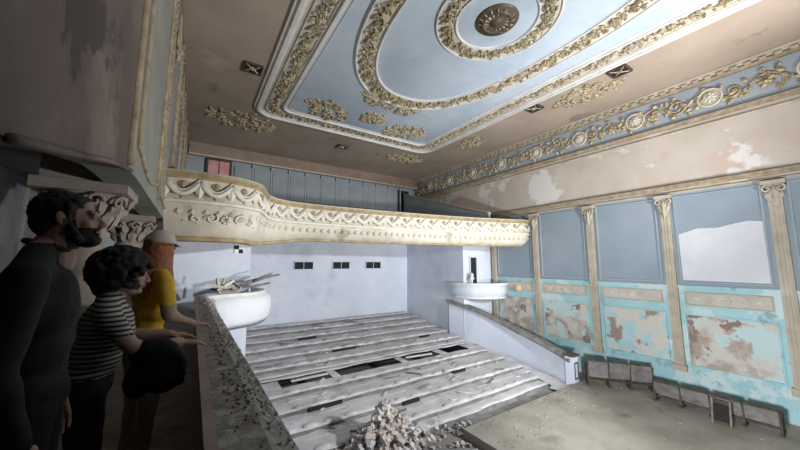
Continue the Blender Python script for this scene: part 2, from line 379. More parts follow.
# ---------------------------------------------------------------- left wall & gallery
edge=[(-9,.3),(.5,.34),(1.2,.38),(1.67,.45),(2.5,.62),(3.3,.8),(4.1,.93),(4.6,.95),(YB,.95)]
def wallseg(b,y0,y1,m):
    def zz(y):
        for i in range(len(edge)-1):
            if edge[i][0]<=y<=edge[i+1][0]:
                t=(y-edge[i][0])/(edge[i+1][0]-edge[i][0]); return edge[i][1]*(1-t)+edge[i+1][1]*t
    yl=sorted(set([y0,y1]+[e[0] for e in edge if y0<e[0]<y1]))
    b.prism([(XL,y,zz(y)) for y in yl]+[(XL,y1,ZT),(XL,y0,ZT)],(-.35,0,0),m)
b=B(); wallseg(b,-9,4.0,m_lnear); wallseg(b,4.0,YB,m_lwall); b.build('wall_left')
b=B()
P=flat((XL,0,0),(1,0,0),(0,1,0))
def wl(pts,r=.035,m=m_lgold): b.tube([P(y,z,.01) for y,z in catmull([V(p) for p in pts],8)],r,5,m)
wl([(3.95,.95),(3.95,2.5),(3.95,4.2),(3.95,6.1)],.04)
wl([(1.7,.45),(2.5,.62),(3.3,.8),(4.1,.93)],.022,m_lnear)
for y0,y1 in((4.4,6.6),(7.1,9.3),(9.8,12),(12.5,14.7),(15.2,17.4)):
    mcx=(y0+y1)/2
    wl([(y0,1.3),(y0,3),(y0,4.6),(y0+.1,5.0),(mcx-.5,5.2),(mcx,5.6),(mcx+.5,5.2),(y1-.1,5.0),(y1,4.6),(y1,3),(y1,1.3)],.035)
    wl([(y0,1.3),(mcx,1.15),(y1,1.3)],.035)
    Q=flat((XL,mcx,4.7),(1,0,0),(0,1,0)); flower(b,Q,0,0,.28,.08,m_lgold,8)
    for sg in(-1,1):
        scroll(b,Q,sg*.4,.1,.25,7,1,.035,m_lgold,.03,14,sg)
        leaf(b,Q,sg*.2,.2,math.pi/2+sg*.8,.5,.18,.06,m_lgold)
for yy in(6.85,9.55,12.25,14.95):
    Pv,Lv=pathmap([(XL,yy,1.1),(XL,yy,5.8)],(1,0,0),side=(0,1,0)); garland(b,Pv,Lv,.28,m_lgold,.4,.07)
wl([(-9,5.9),(0,5.9),(10,5.9),(19,5.9)],.07,m_brown)
b.build('trim_5',fix=False)
b=B(); b.box(-2.6,-2.35,-4,11.8,-1.5,1.6,m_galin)
for k in range(14):
    y=-3+k*1.05; b.box(-2.36,-2.32,y,y+.06,-1.4,1.3,m_cols)
b.box(-2.6,.15,-4.25,-4,-4.62,1.6,m_galin); b.build('wall_gallery')
b=B(); b.box(-2.35,-.95,-4,11.8,1.35,1.6,m_galin); b.build('ceiling_gallery')
b=B(); b.box(-2.6,.25,-4,11.8,-1.75,-1.5,m_wood); b.box(-.1,.25,-4,11.8,-4.62,-1.75,m_lowwall); b.build('floor_gallery')
for y in(5.45,8.6,11.2):
    b=B(); cx=-1.15
    b.lathe((cx,y,0),[(.0,-1.5),(.26,-1.5),(.26,-1.35),(.22,-1.3),(.21,-1.2),(.19,.3),(.23,.33),(.23,.37),(.19,.4),(.24,.65),(.34,.8),(.38,.84)],20,m_cols)
    b.box(cx-.42,cx+.42,y-.42,y+.42,.84,.96,m_cols); b.box(cx-.36,cx+.36,y-.36,y+.36,.96,1.35,m_cols)
    for k in range(10):
        a=k*math.pi/5; T=V((-math.sin(a),math.cos(a),0)); N=V((math.cos(a),math.sin(a),0))
        Q=lambda s,w,h,T=T,N=N,a=a:V((cx,y,.4))+N*(.2+h+max(0,w)*.35)+T*s+V((0,0,w))
        leaf(b,Q,0,0,math.pi/2,.26,.16,.06,m_cols); leaf(b,Q,.05,.13,math.pi/2,.28,.16,.09,m_cols)
        scroll(b,Q,0,.34,.09,7,0,.025,m_cols,.08,10)
    b.build('gallery_column',fix=False)
# parapet
pc=catmull([V(p) for p in[(.14,-3.98),(.14,-1),(.14,2),(.14,5),(.15,7),(.25,8.4),(.75,9.3),(1.35,9.8),(1.8,10.5),(1.9,11.2),(1.75,11.83)]],8)
def pz(y): return 0 if y<0 else (-.1*(y/6) if y<6 else -.1-.25*min(1,(y-6)/4))
b=B()
prof=[(-.05,-1.5),(-.05,-.56),(-.08,-.54),(-.08,-.5),(-.045,-.5),(.08,-.505),(.1,-.53),(.12,-.57),(.17,-.61),(.24,-.68),(.28,-.8),(.29,-1.0),(.24,-1.25),(.14,-1.42),(.12,-1.5),(.16,-1.56),(.16,-1.68),(.06,-1.76)]
k=len(prof); vs=[]
for i,p in enumerate(pc):
    a=pc[max(i-1,0)];c=pc[min(i+1,len(pc)-1)];t=(c-a).normalized();nx,ny=t.y,-t.x
    for d,z in prof: vs.append((p.x+nx*d,p.y+ny*d,z+(pz(p.y) if z>-1.45 else 0)))
n=len(pc)
b.add(vs,[],m_pink)
for i in range(n-1):
    far=pc[i].y>8.3  # far stretch goes white: its brighter light is put into the colour
    for q in range(k-1):
        mm=m_white if (far and q<8) else (m_patch if far else (m_pink if q<4 else m_par))
        b.f.append([i*k+q,(i+1)*k+q,(i+1)*k+q+1,i*k+q+1]); b.m.append(b.mi(mm)); b.s.append(q>6)
Pp,Lp=pathmap([(p.x,p.y,0) for p in pc],None)
def PB(s,w,h):
    base=Pp(s,0,0); zz=-.92+w; d=.285-abs(w)*.18
    nrm=(Pp(s,0,1)-base); return V((base.x,base.y,0))+nrm*(d+h)+V((0,0,zz+pz(base.y)))
garland(b,PB,12.2,.36,m_par,.4,.03,1.5)
for i in range(1400):
    s=random.uniform(4.2,12.5); o=random.uniform(0,.22); q=Pp(s,0,0); q2=Pp(s,0,o); zz=-.5 if o<.09 else -.5-(o-.09)*1.15
    r=random.uniform(.002,.006)*(1+max(0,s-5)*.12); b.obox((q2.x,q2.y,zz+pz(q.y)+r*.3),(r*2,r*1.5,r*1.2),Euler((random.random(),random.random(),random.random()*3)).to_matrix(),random.choice([m_par,m_dust,m_par]))
b.build('gallery_parapet',fix=False)
# ---------------------------------------------------------------- main balcony
bc=catmull([V(p) for p in[(-.6,8.4),(.05,8.33),(.75,8.42),(1.3,8.8),(1.55,9.5),(1.85,10.2),(2.5,10.7),(4,10.85),(7,10.65),(10,10.2),(12.4,9.55),(13.3,9.25),(13.75,9.4),(13.98,9.9)]],8)
bl=[(p.x,p.y) for p in bc]
def deep(d,z,p):
    g=max(0,min(1,(3.2-p[0])/1.6)); 
    if z<1.3 and d<.05: z=1.3-(1.3-z)*(1+.5*g)
    return d,z
bal=empty('theatre_balcony')
b=B()
b.sweep(bl,[(-.12,1.4),(-.12,2.0),(-.1,2.04),(.1,2.04),(.13,2.0)],m_bal)
b.sweep(bl,[(.13,2.0),(.13,1.94),(.08,1.9),(.05,1.86)],m_baledge)
b.sweep(bl,[(.05,1.86),(.02,1.75),(.0,1.6),(.02,1.48),(.06,1.4)],m_bal,sm=True)
b.sweep(bl,[(.06,1.4),(.1,1.37),(.1,1.31),(.04,1.3)],m_balhi)
b.sweep(bl,[(.04,1.3),(.03,1.2),(-.04,1.02),(-.16,.88),(-.26,.83)],m_bal,sm=True,fn=deep)
b.sweep(bl,[(-.26,.83),(-.23,.81),(-.23,.76),(-.34,.745)],m_baledge,fn=deep)
b.sweep(bl,[(-.34,.745),(-.46,.82),(-.65,.96),(-.95,1.15),(-1.0,1.3)],m_bal,sm=True,fn=deep)
b.build('fascia',bal,fix=False)
b=B()
Pb,Lb=pathmap([(p.x,p.y,0) for p in bc],None)
def PF(s,w,h):
    q=Pb(s,0,0); nn=Pb(s,0,1)-q; return q+nn*(.03+h)+V((0,0,1.62+w))
n=int(Lb/.62); st=Lb/n
for i in range(n):
    s0=i*st
    for dz,r in((0,.055),(.085,.022)):
        b.tube([PF(s0+st*t/8,.15+dz-(.26)*math.sin(math.pi*t/8),.05) for t in range(9)],r,6,m_balhi)
    leaf(b,PF,s0,.2,-math.pi/2,.42,.18,.1,m_balhi); leaf(b,PF,s0+st/2,.02,math.pi/2,.2,.18,.06,m_lgold)
    leaf(b,PF,s0+st/2,-.14,-math.pi/2,.12,.1,.05,m_gold)
def PG(s,w,h):
    q=Pb(s,0,0); nn=Pb(s,0,1)-q; zz=1.04+w*.8
    return q+nn*(.05-max(0,1.25-zz)*.42+h)+V((0,0,zz-.06))
Pc=lambda s,w,h:PG(s+.6,w,h)
flower(b,Pc,.6,0,.16,.12,m_balhi,8)
for sg in(-1,1):
    scroll(b,Pc,.6+sg*.3,.03,.14,7,1,.03,m_balhi,.06,14,sg); scroll(b,Pc,.6+sg*.6,-.02,.1,7,2,.025,m_balhi,.06,14,-sg)
    for j in range(5): leaf(b,Pc,.6+sg*(.2+.13*j),random.uniform(-.1,.1),(0 if sg>0 else math.pi)+random.uniform(-.8,.8),.2,.1,.08,m_balhi)
for i in range(int(Lb/.26)): 
    leaf(b,PG,i*.26,.26,-math.pi/2,.2,.14,.05,m_bal)
b.build('fascia_ornament',bal,fix=False)
b=B()
inner=[]
for i,p in enumerate(bc):
    a=bc[max(i-1,0)];c=bc[min(i+1,len(bc)-1)];t=(c-a).normalized(); inner.append((min(max(p.x-t.y*.5,XL+.01),XW-.01),p.y+t.x*.5))
poly=[(XL+.01,8.9)]+[q for q in inner if -.3<q[0]<13.2]+[(XW-.05,10.0),(XW-.05,YB-.01),(XL+.01,YB-.01)]
b.prism([(x,y,1.28) for x,y in poly],(0,0,.2),m_soffit); b.build('floor_slab',bal)
b=B()
for k in range(8):
    y=12.2+k*.86; b.box(XL+.02,XW-.08,y,YB-.02,1.48+k*.26,1.48+(k+1)*.26,m_riser)
b.build('seating_tiers',bal)
b=B(); b.prism([(12.6,10.8,1.5),(12.6,10.8,2.5),(12.6,18.6,4.9),(12.6,18.6,1.5)],(.15,0,0),m_upback)
b.prism([(12.55,10.8,2.5),(12.55,10.8,2.58),(12.55,18.6,4.98),(12.55,18.6,4.9)],(.25,0,0),m_pil); b.build('stair_parapet',bal)
b=B(); b.box(-.55,XW-.1,YB-.35,YB-.01,5.55,ZT-.01,m_brown); b.box(-.55,XW-.1,YB-.42,YB-.3,5.5,5.58,m_pil); b.build('trim_6')
b=B()
for k in range(13):
    x=1.6+k*1.0
    if x>11.6: break
    b.box(x,x+.88,YB-.1,YB-.001,3.6,5.3,m_upback); b.box(x+.88,x+.96,YB-.16,YB-.001,3.4,5.5,m_frieze)
b.box(12.3,13.3,YB-.12,YB-.001,3.4,5.3,m_dark)
b.build('wall_back_panelling')
b=B(); b.box(.35,1.35,YB-.15,YB-.001,3.6,5.4,m_pinklit); b.box(.25,.35,YB-.2,YB-.001,3.6,5.4,m_woodd); b.box(1.35,1.45,YB-.2,YB-.001,3.6,5.4,m_woodd); b.box(.25,1.45,YB-.2,YB-.001,5.4,5.49,m_woodd); b.box(.83,.87,YB-.18,YB-.15,3.6,5.4,m_woodd)
b.build('door_1')
# ---------------------------------------------------------------- under balcony
b=B(); b.box(-.6,XW-.01,17.05,17.3,-4.62,1.28,m_lowwall); b.build('wall_under_balcony')
b=B(); b.box(XL,1.65,11.85,17.04,-4.62,1.27,m_lowwall); b.build('wall_left_bulkhead')
b=B(); b.box(11.8,XW-.05,11.9,17.04,-4.62,1.27,m_lowwall); b.build('wall_right_bulkhead')
for i,x in enumerate((5.0,7.15,9.25)):
    b=B(); z=-.18;w=.5;h=.19
    b.box(x-w,x+w,17.0,17.049,z-h,z+h,m_dark)
    for a0,a1,c0,c1 in((x-w-.04,x+w+.04,z+h,z+h+.04),(x-w-.04,x+w+.04,z-h-.04,z-h),(x-w-.04,x-w,z-h,z+h),(x+w,x+w+.04,z-h,z+h),(x-.012,x+.012,z-h,z+h)): b.box(a0,a1,16.97,17.049,c0,c1,m_patch if c1-c0>.1 and a1-a0<.03 else m_lowwall)
    b.build('window_%d'%(i+1))
b=B(); b.box(12.25,12.7,11.84,11.899,-1.1,.25,m_dark); b.box(12.2,12.25,11.8,11.899,-1.1,.3,m_lowwall);b.box(12.7,12.75,11.8,11.899,-1.1,.3,m_lowwall); b.box(12.25,12.7,11.8,11.899,.25,.3,m_lowwall); b.build('door_2')
rp=catmull([V(p) for p in[(11.79,13.2),(11.6,12.3),(11.85,11.3),(12.6,10.75),(13.3,10.6),(13.85,10.8)]],8)
b=B(); r2=[(p.x,p.y) for p in rp]; dz=.24
b.prism([(x,y,-1.5+dz) for x,y in r2]+[(13.85,11.89,-1.5+dz),(11.8,11.89,-1.5+dz)],(0,0,.1),m_white)
b.sweep(r2,[(-.1,-1.4+dz),(-.1,-1.3+dz),(.08,-1.3+dz),(.1,-1.36+dz),(.06,-1.42+dz)],m_white)
b.sweep(r2,[(.06,-1.42+dz),(.0,-1.5+dz),(.03,-1.65+dz),(-.02,-1.85+dz),(-.12,-1.98+dz)],m_lowwall,sm=True)
b.sweep(r2,[(-.12,-1.98+dz),(-.05,-2.0+dz),(-.05,-2.08+dz),(-.4,-2.2+dz),(-1,-2.2+dz)],m_white)
b.build('box_balcony',fix=False)
b=B(); b.lathe((12.05,11.55,-1.16),[(0,0),(.1,0),(.1,.04),(.05,.08),(.045,.3),(.08,.34),(.0,.34)],16,m_white); b.ell((12.05,11.55,-.68),(.1,.09,.14),m_white); b.ell((12.05,11.55,-.84),(.16,.09,.08),m_white); b.build('marble_bust')
rr=catmull([V(p) for p in[(11.72,12.9,-2.05),(11.95,11.7,-2.25),(12.25,10.4,-2.62),(12.4,9.2,-3.0),(12.4,8.0,-3.3),(12.3,7.1,-3.52),(12.15,6.6,-3.62)]],8)
b=B(); vs=[]
for i,p in enumerate(rr):
    a=rr[max(i-1,0)];c=rr[min(i+1,len(rr)-1)];t=V((c.x-a.x,c.y-a.y)).normalized(); nx,ny=-t.y,t.x
    for d,z in((-.09,-4.61),(-.09,p.z-.06),(.09,p.z-.06),(.09,-4.61)): vs.append((p.x+nx*d,p.y+ny*d,z))
n=len(rr)
b.add(vs,[(i*4+q,(i+1)*4+q,(i+1)*4+q+1,i*4+q+1) for i in range(n-1) for q in range(3)]+[(0,1,2,3),((n-1)*4,(n-1)*4+1,(n-1)*4+2,(n-1)*4+3)],m_lowwall)
vs=[]
for i,p in enumerate(rr):
    a=rr[max(i-1,0)];c=rr[min(i+1,len(rr)-1)];t=V((c.x-a.x,c.y-a.y)).normalized(); nx,ny=-t.y,t.x
    for d,z in((-.24,-.1),(-.24,0),(-.16,.05),(.16,.05),(.24,0),(.24,-.1)): vs.append((p.x+nx*d,p.y+ny*d,p.z+z))
b.add(vs,[(i*6+q,(i+1)*6+q,(i+1)*6+(q+1)%6,i*6+(q+1)%6) for i in range(n-1) for q in range(6)]+[tuple(range(6)),tuple(range(6*n-6,6*n))],m_greywd)
b.box(11.98,12.32,6.53,6.85,-4.6,-3.5,m_lowwall); b.box(11.94,12.36,6.5,6.88,-3.5,-3.42,m_woodd)
for a0,a1,c0,c1 in((12.02,12.28,-3.75,-3.7),(12.02,12.28,-4.3,-4.25),(12.02,12.06,-4.25,-3.75),(12.24,12.28,-4.25,-3.75)): b.box(a0,a1,6.51,6.53,c0,c1,m_woodd)
b.build('stair_balustrade')
b=B(); b.cap((13.97,10.2,-1.3),.17,(13.95,10.2,-1.3),.17,m_orange,20); b.tube([(13.92,10.2+.17*math.cos(a*math.pi/10),-1.3+.17*math.sin(a*math.pi/10)) for a in range(20)],.025,6,m_white,True); b.build('hydrant_sign')
b=B(); b.box(1.14,1.4,11.81,11.849,.3,.56,m_white2); b.box(1.14,1.27,11.8,11.81,.43,.56,m_dark); b.box(1.27,1.4,11.8,11.81,.3,.43,m_dark); b.build('survey_target')
# ---------------------------------------------------------------- raked stalls
b=B(); NR=11; dy=9.9/NR
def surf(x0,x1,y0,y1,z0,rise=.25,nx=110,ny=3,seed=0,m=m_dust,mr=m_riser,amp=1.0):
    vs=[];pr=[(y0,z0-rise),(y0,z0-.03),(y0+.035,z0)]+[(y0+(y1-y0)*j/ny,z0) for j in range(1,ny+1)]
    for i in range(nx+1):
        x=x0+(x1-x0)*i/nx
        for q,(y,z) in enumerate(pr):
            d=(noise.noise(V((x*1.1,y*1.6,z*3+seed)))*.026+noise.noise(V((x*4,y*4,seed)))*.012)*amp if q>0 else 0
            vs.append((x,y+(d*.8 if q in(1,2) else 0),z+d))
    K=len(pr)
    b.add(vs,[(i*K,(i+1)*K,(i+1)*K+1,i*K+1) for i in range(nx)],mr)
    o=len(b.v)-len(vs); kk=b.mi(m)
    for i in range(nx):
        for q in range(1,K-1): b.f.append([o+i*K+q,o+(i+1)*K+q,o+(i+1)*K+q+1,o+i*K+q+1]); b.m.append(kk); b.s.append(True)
for r in range(NR):
    y=7.1+r*dy; z=-4.42+r*.118
    xa=.3 if y+dy<11.85 else 1.66
    x1=11.5 if r>0 else 11.2
    if r==4:
        b.box(.3,11.5,y-.1,y+1.3,z-.95,z-.9,m_dark)  # black trench floor and lip: the gap's shade painted as colour
        surf(.3,x1,y+.72,y+dy,z+.05,rise=.06,seed=r,mr=m_dark)
        for a,c in((.3,2.6),(4.3,4.6),(7.2,7.5),(9.2,9.6),(10.9,11.5)): surf(a,c,y-.02,y+.75,z+.0,rise=.12,nx=20,seed=r+.5,amp=.5)
        continue
    # broad dusty tread with a raised bench plinth behind it
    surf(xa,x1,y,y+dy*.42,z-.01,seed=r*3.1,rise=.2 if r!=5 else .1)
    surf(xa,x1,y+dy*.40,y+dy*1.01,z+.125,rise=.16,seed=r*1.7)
    n=int((x1-xa)/.56)
    for k in range(n):
        xx=xa+.28+k*.56
        if random.random()<.2: continue
        b.ell((xx,y+dy*.52,z+.115),(.22,.12,.04+random.random()*.02),m_dust,seg=10,rg=6)
for (r,x,w) in((2,3.0,1.0),(2,8.4,.7),(6,5.1,1.2),(6,9.6,.6),(1,5.6,.6),(8,4.2,.8)):
    y=7.1+r*dy; z=-4.42+r*.118; b.box(x,x+w,y+.28,y+.37,z+.0,z+.09,m_dark)
vs=[]
for i in range(44):
    y=6.52+i*(11.85-6.52)/43; z=-4.56+1.28*max(0,(y-7.1)/9.9)
    for x in(11.15 if y<7.1 else 11.48,11.7,11.95,12.2): vs.append((x,y,z+noise.noise(V((x*2,y*2,0)))*.05))
b.add(vs,[(i*4+q,(i+1)*4+q,(i+1)*4+q+1,i*4+q+1) for i in range(43) for q in range(3)],m_dust,True)
vs=[]
for i in range(30):
    x=11.48+.31*(i%2); y=11.85+(i//2)*(5.1/14); vs.append((x,y,-4.56+1.28*(y-7.1)/9.9))
b.add(vs,[(2*i,2*i+1,2*i+3,2*i+2) for i in range(14)],m_dust,True)
b.build('stalls_seating_steps',fix=False)
b=B()
for k in range(90):
    x=random.uniform(2,11);y=random.uniform(7.2,16.3);r=(y-7.1)//dy; z=-4.42+r*.118+(.15 if (y-7.1)/dy-r>.4 else .02)
    if r==4: continue
    b.obox((x,y,z),(random.uniform(.1,.6),random.uniform(.03,.08),.025),Euler((0,random.uniform(-.1,.1),random.uniform(-.9,.9))).to_matrix(),random.choice([m_dust,m_riser,m_dust]))
for x,yy,a in((3.6,11.05,.08),(8.2,11.0,-.06)):
    b.obox((x,yy,-3.9),(1.3,.1,.05),Euler((0,.02,a)).to_matrix(),m_dust)
b.build('plank_debris')
# rubble heap
b=B()
for k in range(620):
    r=abs(random.gauss(0,.5)); a=random.random()*6.28; x=4.2+r*math.cos(a)*1.3; y=7.05+r*math.sin(a)*.8
    h=max(0,1.05-r*1.05); z=-4.52+random.random()*h
    s=random.uniform(.35,1.05)
    b.obox((x,y,z+.03),(.22*s,.12*s,.09*s),Euler((random.uniform(-.7,.7),random.uniform(-.7,.7),random.random()*6)).to_matrix(),random.choice([m_brick,m_brick,m_brick,m_dust]))
for k in range(420):
    x=random.uniform(1.5,7);y=random.uniform(5.3,7.05) if x<6.15 else random.uniform(6.55,7.0);s=random.uniform(.15,.6)
    b.obox((x,y,-4.6+.04*s),(.2*s,.14*s,.09*s),Euler((random.uniform(-.3,.3),random.uniform(-.3,.3),random.random()*6)).to_matrix(),random.choice([m_riser,m_dust,m_brick,m_pit]))
b.build('rubble_pile')
def seatrow(name,p0,p1,n,h,m,mb,lean=.15,seats=True):
    b=B(); p0=V(p0);p1=V(p1);d=(p1-p0);L=d.length;t=d.normalized();a=math.atan2(t.y,t.x); nrm=V((-t.y,t.x,0))
    R=Euler((0,0,a)).to_matrix()
    for i in range(n+1):
        c=p0+t*(L*i/n); hh=h*random.uniform(.8,1)
        b.obox(c+V((0,0,hh*.42)),(.05,.42,hh*.84),R,m); b.obox(c+V((0,0,.03)),(.07,.5,.06),R,m); b.obox(c+V((0,0,hh*.84))+nrm*-.05,(.07,.36,.04),R,m)
    for i in range(n):
        c=p0+t*(L*(i+.5)/n); w=L/n-.05; ln=lean+random.uniform(-.12,.15)
        Rb=R@Euler((ln,0,random.uniform(-.04,.04))).to_matrix()
        b.obox(c+V((0,0,h*.66))-nrm*.2,(w,.04,h*.62),Rb,mb)
        b.obox(c+V((0,0,h*.98))-nrm*.24,(w,.06,.05),Rb,m)
        if seats:
            b.obox(c+V((0,0,h*.5))+nrm*.1,(w*.92,.4,.045),R@Euler((random.choice([1.35,1.2,1.3,.3]),0,0)).to_matrix(),mb)
        b.obox(c+V((0,0,h*.2)),(w,.04,.06),R,m)
    b.build(name)
seatrow('theatre_seat_row',(12.35,6.25,-4.4),(13.5,4.7,-4.4),3,.9,m_woodd,m_greywd)
seatrow('theatre_seat_row.001',(12.85,4.35,-4.4),(12.95,1.75,-4.4),4,.64,m_woodd,m_greywd,.3)
b=B(); b.obox((12.4,2.75,-4.1),(.05,.42,.6),Euler((0,.2,0)).to_matrix(),m_woodd); b.obox((12.37,2.75,-4.1),(.03,.3,.44),Euler((0,.2,0)).to_matrix(),m_dark)
for d in(-.18,.18): b.obox((12.38,2.75+d,-4.09),(.07,.04,.64),Euler((0,.2,0)).to_matrix(),m_wood)
b.build('broken_seat_back')
b=B()
for (x,y,ax,az) in((.45,9.6,.9,.3),(.55,9.75,-.9,.2),(.75,9.9,.7,1.2),(.62,9.6,-.5,2.0),(.9,10.0,.4,.6),(.4,9.5,.2,1.4)):
    b.obox((x+.15,y,-.62),(.05,.5,.06),Euler((ax,.1,az)).to_matrix(),m_bal)
b.obox((.75,9.75,-.75),(.5,.4,.05),Euler((.1,.1,.5)).to_matrix(),m_wood)
b.build('broken_chair')
b=B(); b.tube([(1.0,10.4,-.78),(1.5,10.8,-.62),(2.0,11.1,-.5),(2.5,11.3,-.42)],[.06,.07,.05,.03],8,m_greywd); b.tube([(1.6,10.8,-.6),(1.9,10.7,-.45),(2.2,10.9,-.35)],[.04,.04,.02],7,m_greywd); b.tube([(1.2,10.5,-.72),(1.6,10.5,-.72),(2.1,10.75,-.66)],[.04,.04,.03],7,m_greywd)
b.build('driftwood_branch')
# ---------------------------------------------------------------- people
def evalmesh(b,vox,smooth,name):
    o=b.build('tmp',fix=True,z=False); md=o.modifiers.new('r','REMESH'); md.mode='VOXEL'; md.voxel_size=vox; md.use_smooth_shade=True
    sm=o.modifiers.new('s','SMOOTH'); sm.iterations=smooth; sm.factor=.5
    dg=bpy.context.evaluated_depsgraph_get(); me=bpy.data.meshes.new_from_object(o.evaluated_get(dg)); bpy.data.objects.remove(o); me.name=name; return me
def finish(me,name,par,mats,fn,W):
    me.materials.clear()
    for m in mats: me.materials.append(m)
    for p in me.polygons: p.material_index=fn(p.center); p.use_smooth=True
    me.transform(W); o=bpy.data.objects.new(name,me); bpy.context.collection.objects.link(o); o.parent=par; return o
def hand(par,name,W,wrist,X,Zb,thumb,mat_,curl=.35,sc=1.0):
    X=V(X).normalized(); Z=V(Zb); Z=(Z-X*Z.dot(X)).normalized(); Y=Z.cross(X)*thumb
    R=Matrix((X,Y,Z)).transposed(); w=V(wrist); b=B(); F=lambda p:w+R@(V(p)*sc)
    for y in(-.028,-.01,.01,.028): b.cap(F((.0,y*.6,0)),.016*sc,F((.082,y,0)),.013*sc,mat_,10)
    for i,(y,L) in enumerate(((.031,.070),(.0105,.08),(-.0105,.073),(-.031,.056))):
        p=V((.085,y,0)); a=.1+.05*i
        for q,(fr,r) in enumerate(((.45,.0088),(.32,.0080),(.23,.0072))):
            n_=p+V((math.cos(a),y*.6,-math.sin(a))).normalized()*L*fr*1.05; b.cap(F(p),r*sc,F(n_),(r-.0006)*sc,mat_,8); p=n_; a+=curl
    b.cap(F((.015,.02,-.004)),.016*sc,F((.045,.05,-.014)),.012*sc,mat_,10); b.cap(F((.045,.05,-.014)),.011*sc,F((.072,.062,-.024)),.0095*sc,mat_,10); b.cap(F((.072,.062,-.024)),.0095*sc,F((.092,.064,-.034)),.008*sc,mat_,10)
    me=evalmesh(b,.0032,2,name); finish(me,name,par,[mat_],lambda p:0,W)
def person(name,x,y,az,H,skel,headpos,hyaw,hpitch,mats,lab,headkw,hands):
    par=empty(name); sx,cx=math.sin(az),math.cos(az)
    W=Matrix(((sx,-cx,0,x),(cx,sx,0,y),(0,0,1,ZC-1.5),(0,0,0,1)))
    b=B()
    for s in skel:
        if s[0]=='c': b.cap(V(s[1]),s[2],V(s[3]),s[4],m_black,14)
        else: b.ell(V(s[1]),s[2],m_black,seg=20,rg=14)
    me=evalmesh(b,.011,5,name+'_body')
    for v in me.vertices:
        p=v.co; nz=noise.noise(V((p.x*7,p.y*7,p.z*5)))*.012+noise.noise(V((p.x*16,p.y*16,p.z*12)))*.006
        if p.z<headpos[2]-.2: v.co+=v.normal*nz
    finish(me,'body',par,mats,lab,W)
    hm=Matrix.Translation(V(headpos))@Euler((0,hpitch,hyaw)).to_matrix().to_4x4(); WH=W@hm
    sk=headkw['skin']; b=B()
    b.ell((-.012,0,.035),(.098,.077,.088),sk); b.ell((.022,0,-.02),(.07,.062,.09),sk); b.ell((.03,0,-.078),(.052,.046,.036),sk); b.ell((.066,0,-.092),(.022,.022,.018),sk)
    b.cap((.086,0,.012),.009,(.108,0,-.026),.0115,sk); b.ell((.098,.011,-.033),(.012,.008,.008),sk); b.ell((.098,-.011,-.033),(.012,.008,.008),sk)
    b.cap((.076,.045,.026),.009,(.084,.012,.028),.011,sk);b.cap((.076,-.045,.026),.009,(.084,-.012,.028),.011,sk)
    b.cap((.08,.018,-.053),.007,(.08,-.018,-.053),.007,sk);b.cap((.09,.01,-.053),.007,(.09,-.01,-.053),.007,sk);b.cap((.086,.014,-.066),.008,(.086,-.014,-.066),.008,sk)
    for s_ in(-1,1):
        b.ell((.055,s_*.04,-.025),(.025,.022,.025),sk); b.ell((-.008,s_*.078,-.002),(.02,.009,.032),sk,Euler((0,-.2,s_*-.35)).to_matrix()); b.cap((.0,s_*.05,-.06),.02,(.04,s_*.03,-.088),.02,sk)
    b.cap((-.025,0,-.04),.058,(-.045,0,-.17),.06,sk)
    me=evalmesh(b,.0045,3,'head')
    beard=headkw.get('beard')
    def fl(p):
        if beard and p.z<-.04 and p.x>-.005 and p.z>-.125 and not(abs(p.z+.06)<.007 and p.x>.082): return 1
        if beard and p.z<.0 and -.005<p.x<.03 and abs(p.y)>.045 and p.z>-.1: return 1
        if (not beard) and abs(p.z+.06)<.011 and p.x>.083: return 2
        return 0
    finish(me,'head',par,[sk,m_hair,m_lip],fl,WH)
    b=B()
    for s_ in(-1,1):
        b.ell((.079,s_*.031,.006),(.0125,.0135,.0085),m_eye); b.ell((.0895,s_*.031,.006),(.0035,.0055,.0055),m_dark)
        b.cap((.088,s_*.046,.030),.003,(.094,s_*.016,.033),.004,m_hair,6)
        b.cap((.084,s_*.045,.0155),.0045,(.089,s_*.018,.0165),.005,sk,6)
    o=b.build('face_features',par,z=False); o.data.transform(WH)
    b=B(); style=headkw['hair']
    if style=='short':
        b.ell((-.018,0,.04),(.1,.081,.087),m_hair); b.ell((-.06,0,.0),(.056,.07,.066),m_hair)
        for s_ in(-1,1): b.cap((.015,s_*.07,.05),.016,(.008,s_*.074,.0),.007,m_hair); b.cap((.035,s_*.055,.075),.018,(.06,s_*.02,.085),.014,m_hair)
        for k in range(420):
            a=random.uniform(0,6.28);t=random.uniform(.0,1.35); p=V((-.018+.098*math.sin(t)*math.cos(a),.08*math.sin(t)*math.sin(a),.04+.086*math.cos(t)))
            if p.x<.05 or p.z>.1: b.ell(p,(.0045,.0045,.0045),m_hair,seg=6,rg=4)
        if beard:
            b.ell((.055,0,-.092),(.044,.044,.03),m_hair)
            for s_ in(-1,1): b.cap((.004,s_*.068,.0),.009,(.03,s_*.052,-.085),.018,m_hair); b.cap((.094,s_*.006,-.043),.0055,(.08,s_*.03,-.055),.007,m_hair)
        vox=.0045
    elif style=='curly':
        b.ell((-.03,0,.04),(.12,.11,.11),m_hair); b.ell((-.07,0,-.04),(.08,.1,.1),m_hair)
        for k in range(520):
            a=random.uniform(0,6.28);t=random.uniform(0,2.5); p=V((-.03+.14*math.sin(t)*math.cos(a),.13*math.sin(t)*math.sin(a),.03+.125*math.cos(t)))
            if p.x>.07 and p.z<.06: continue
            r=random.uniform(.008,.024); b.ell(p,(r,r,r),m_hair,seg=8,rg=6)
        vox=.006
    else:
        hm_=m_orhair; b.ell((-.025,0,.03),(.1,.084,.085),hm_)
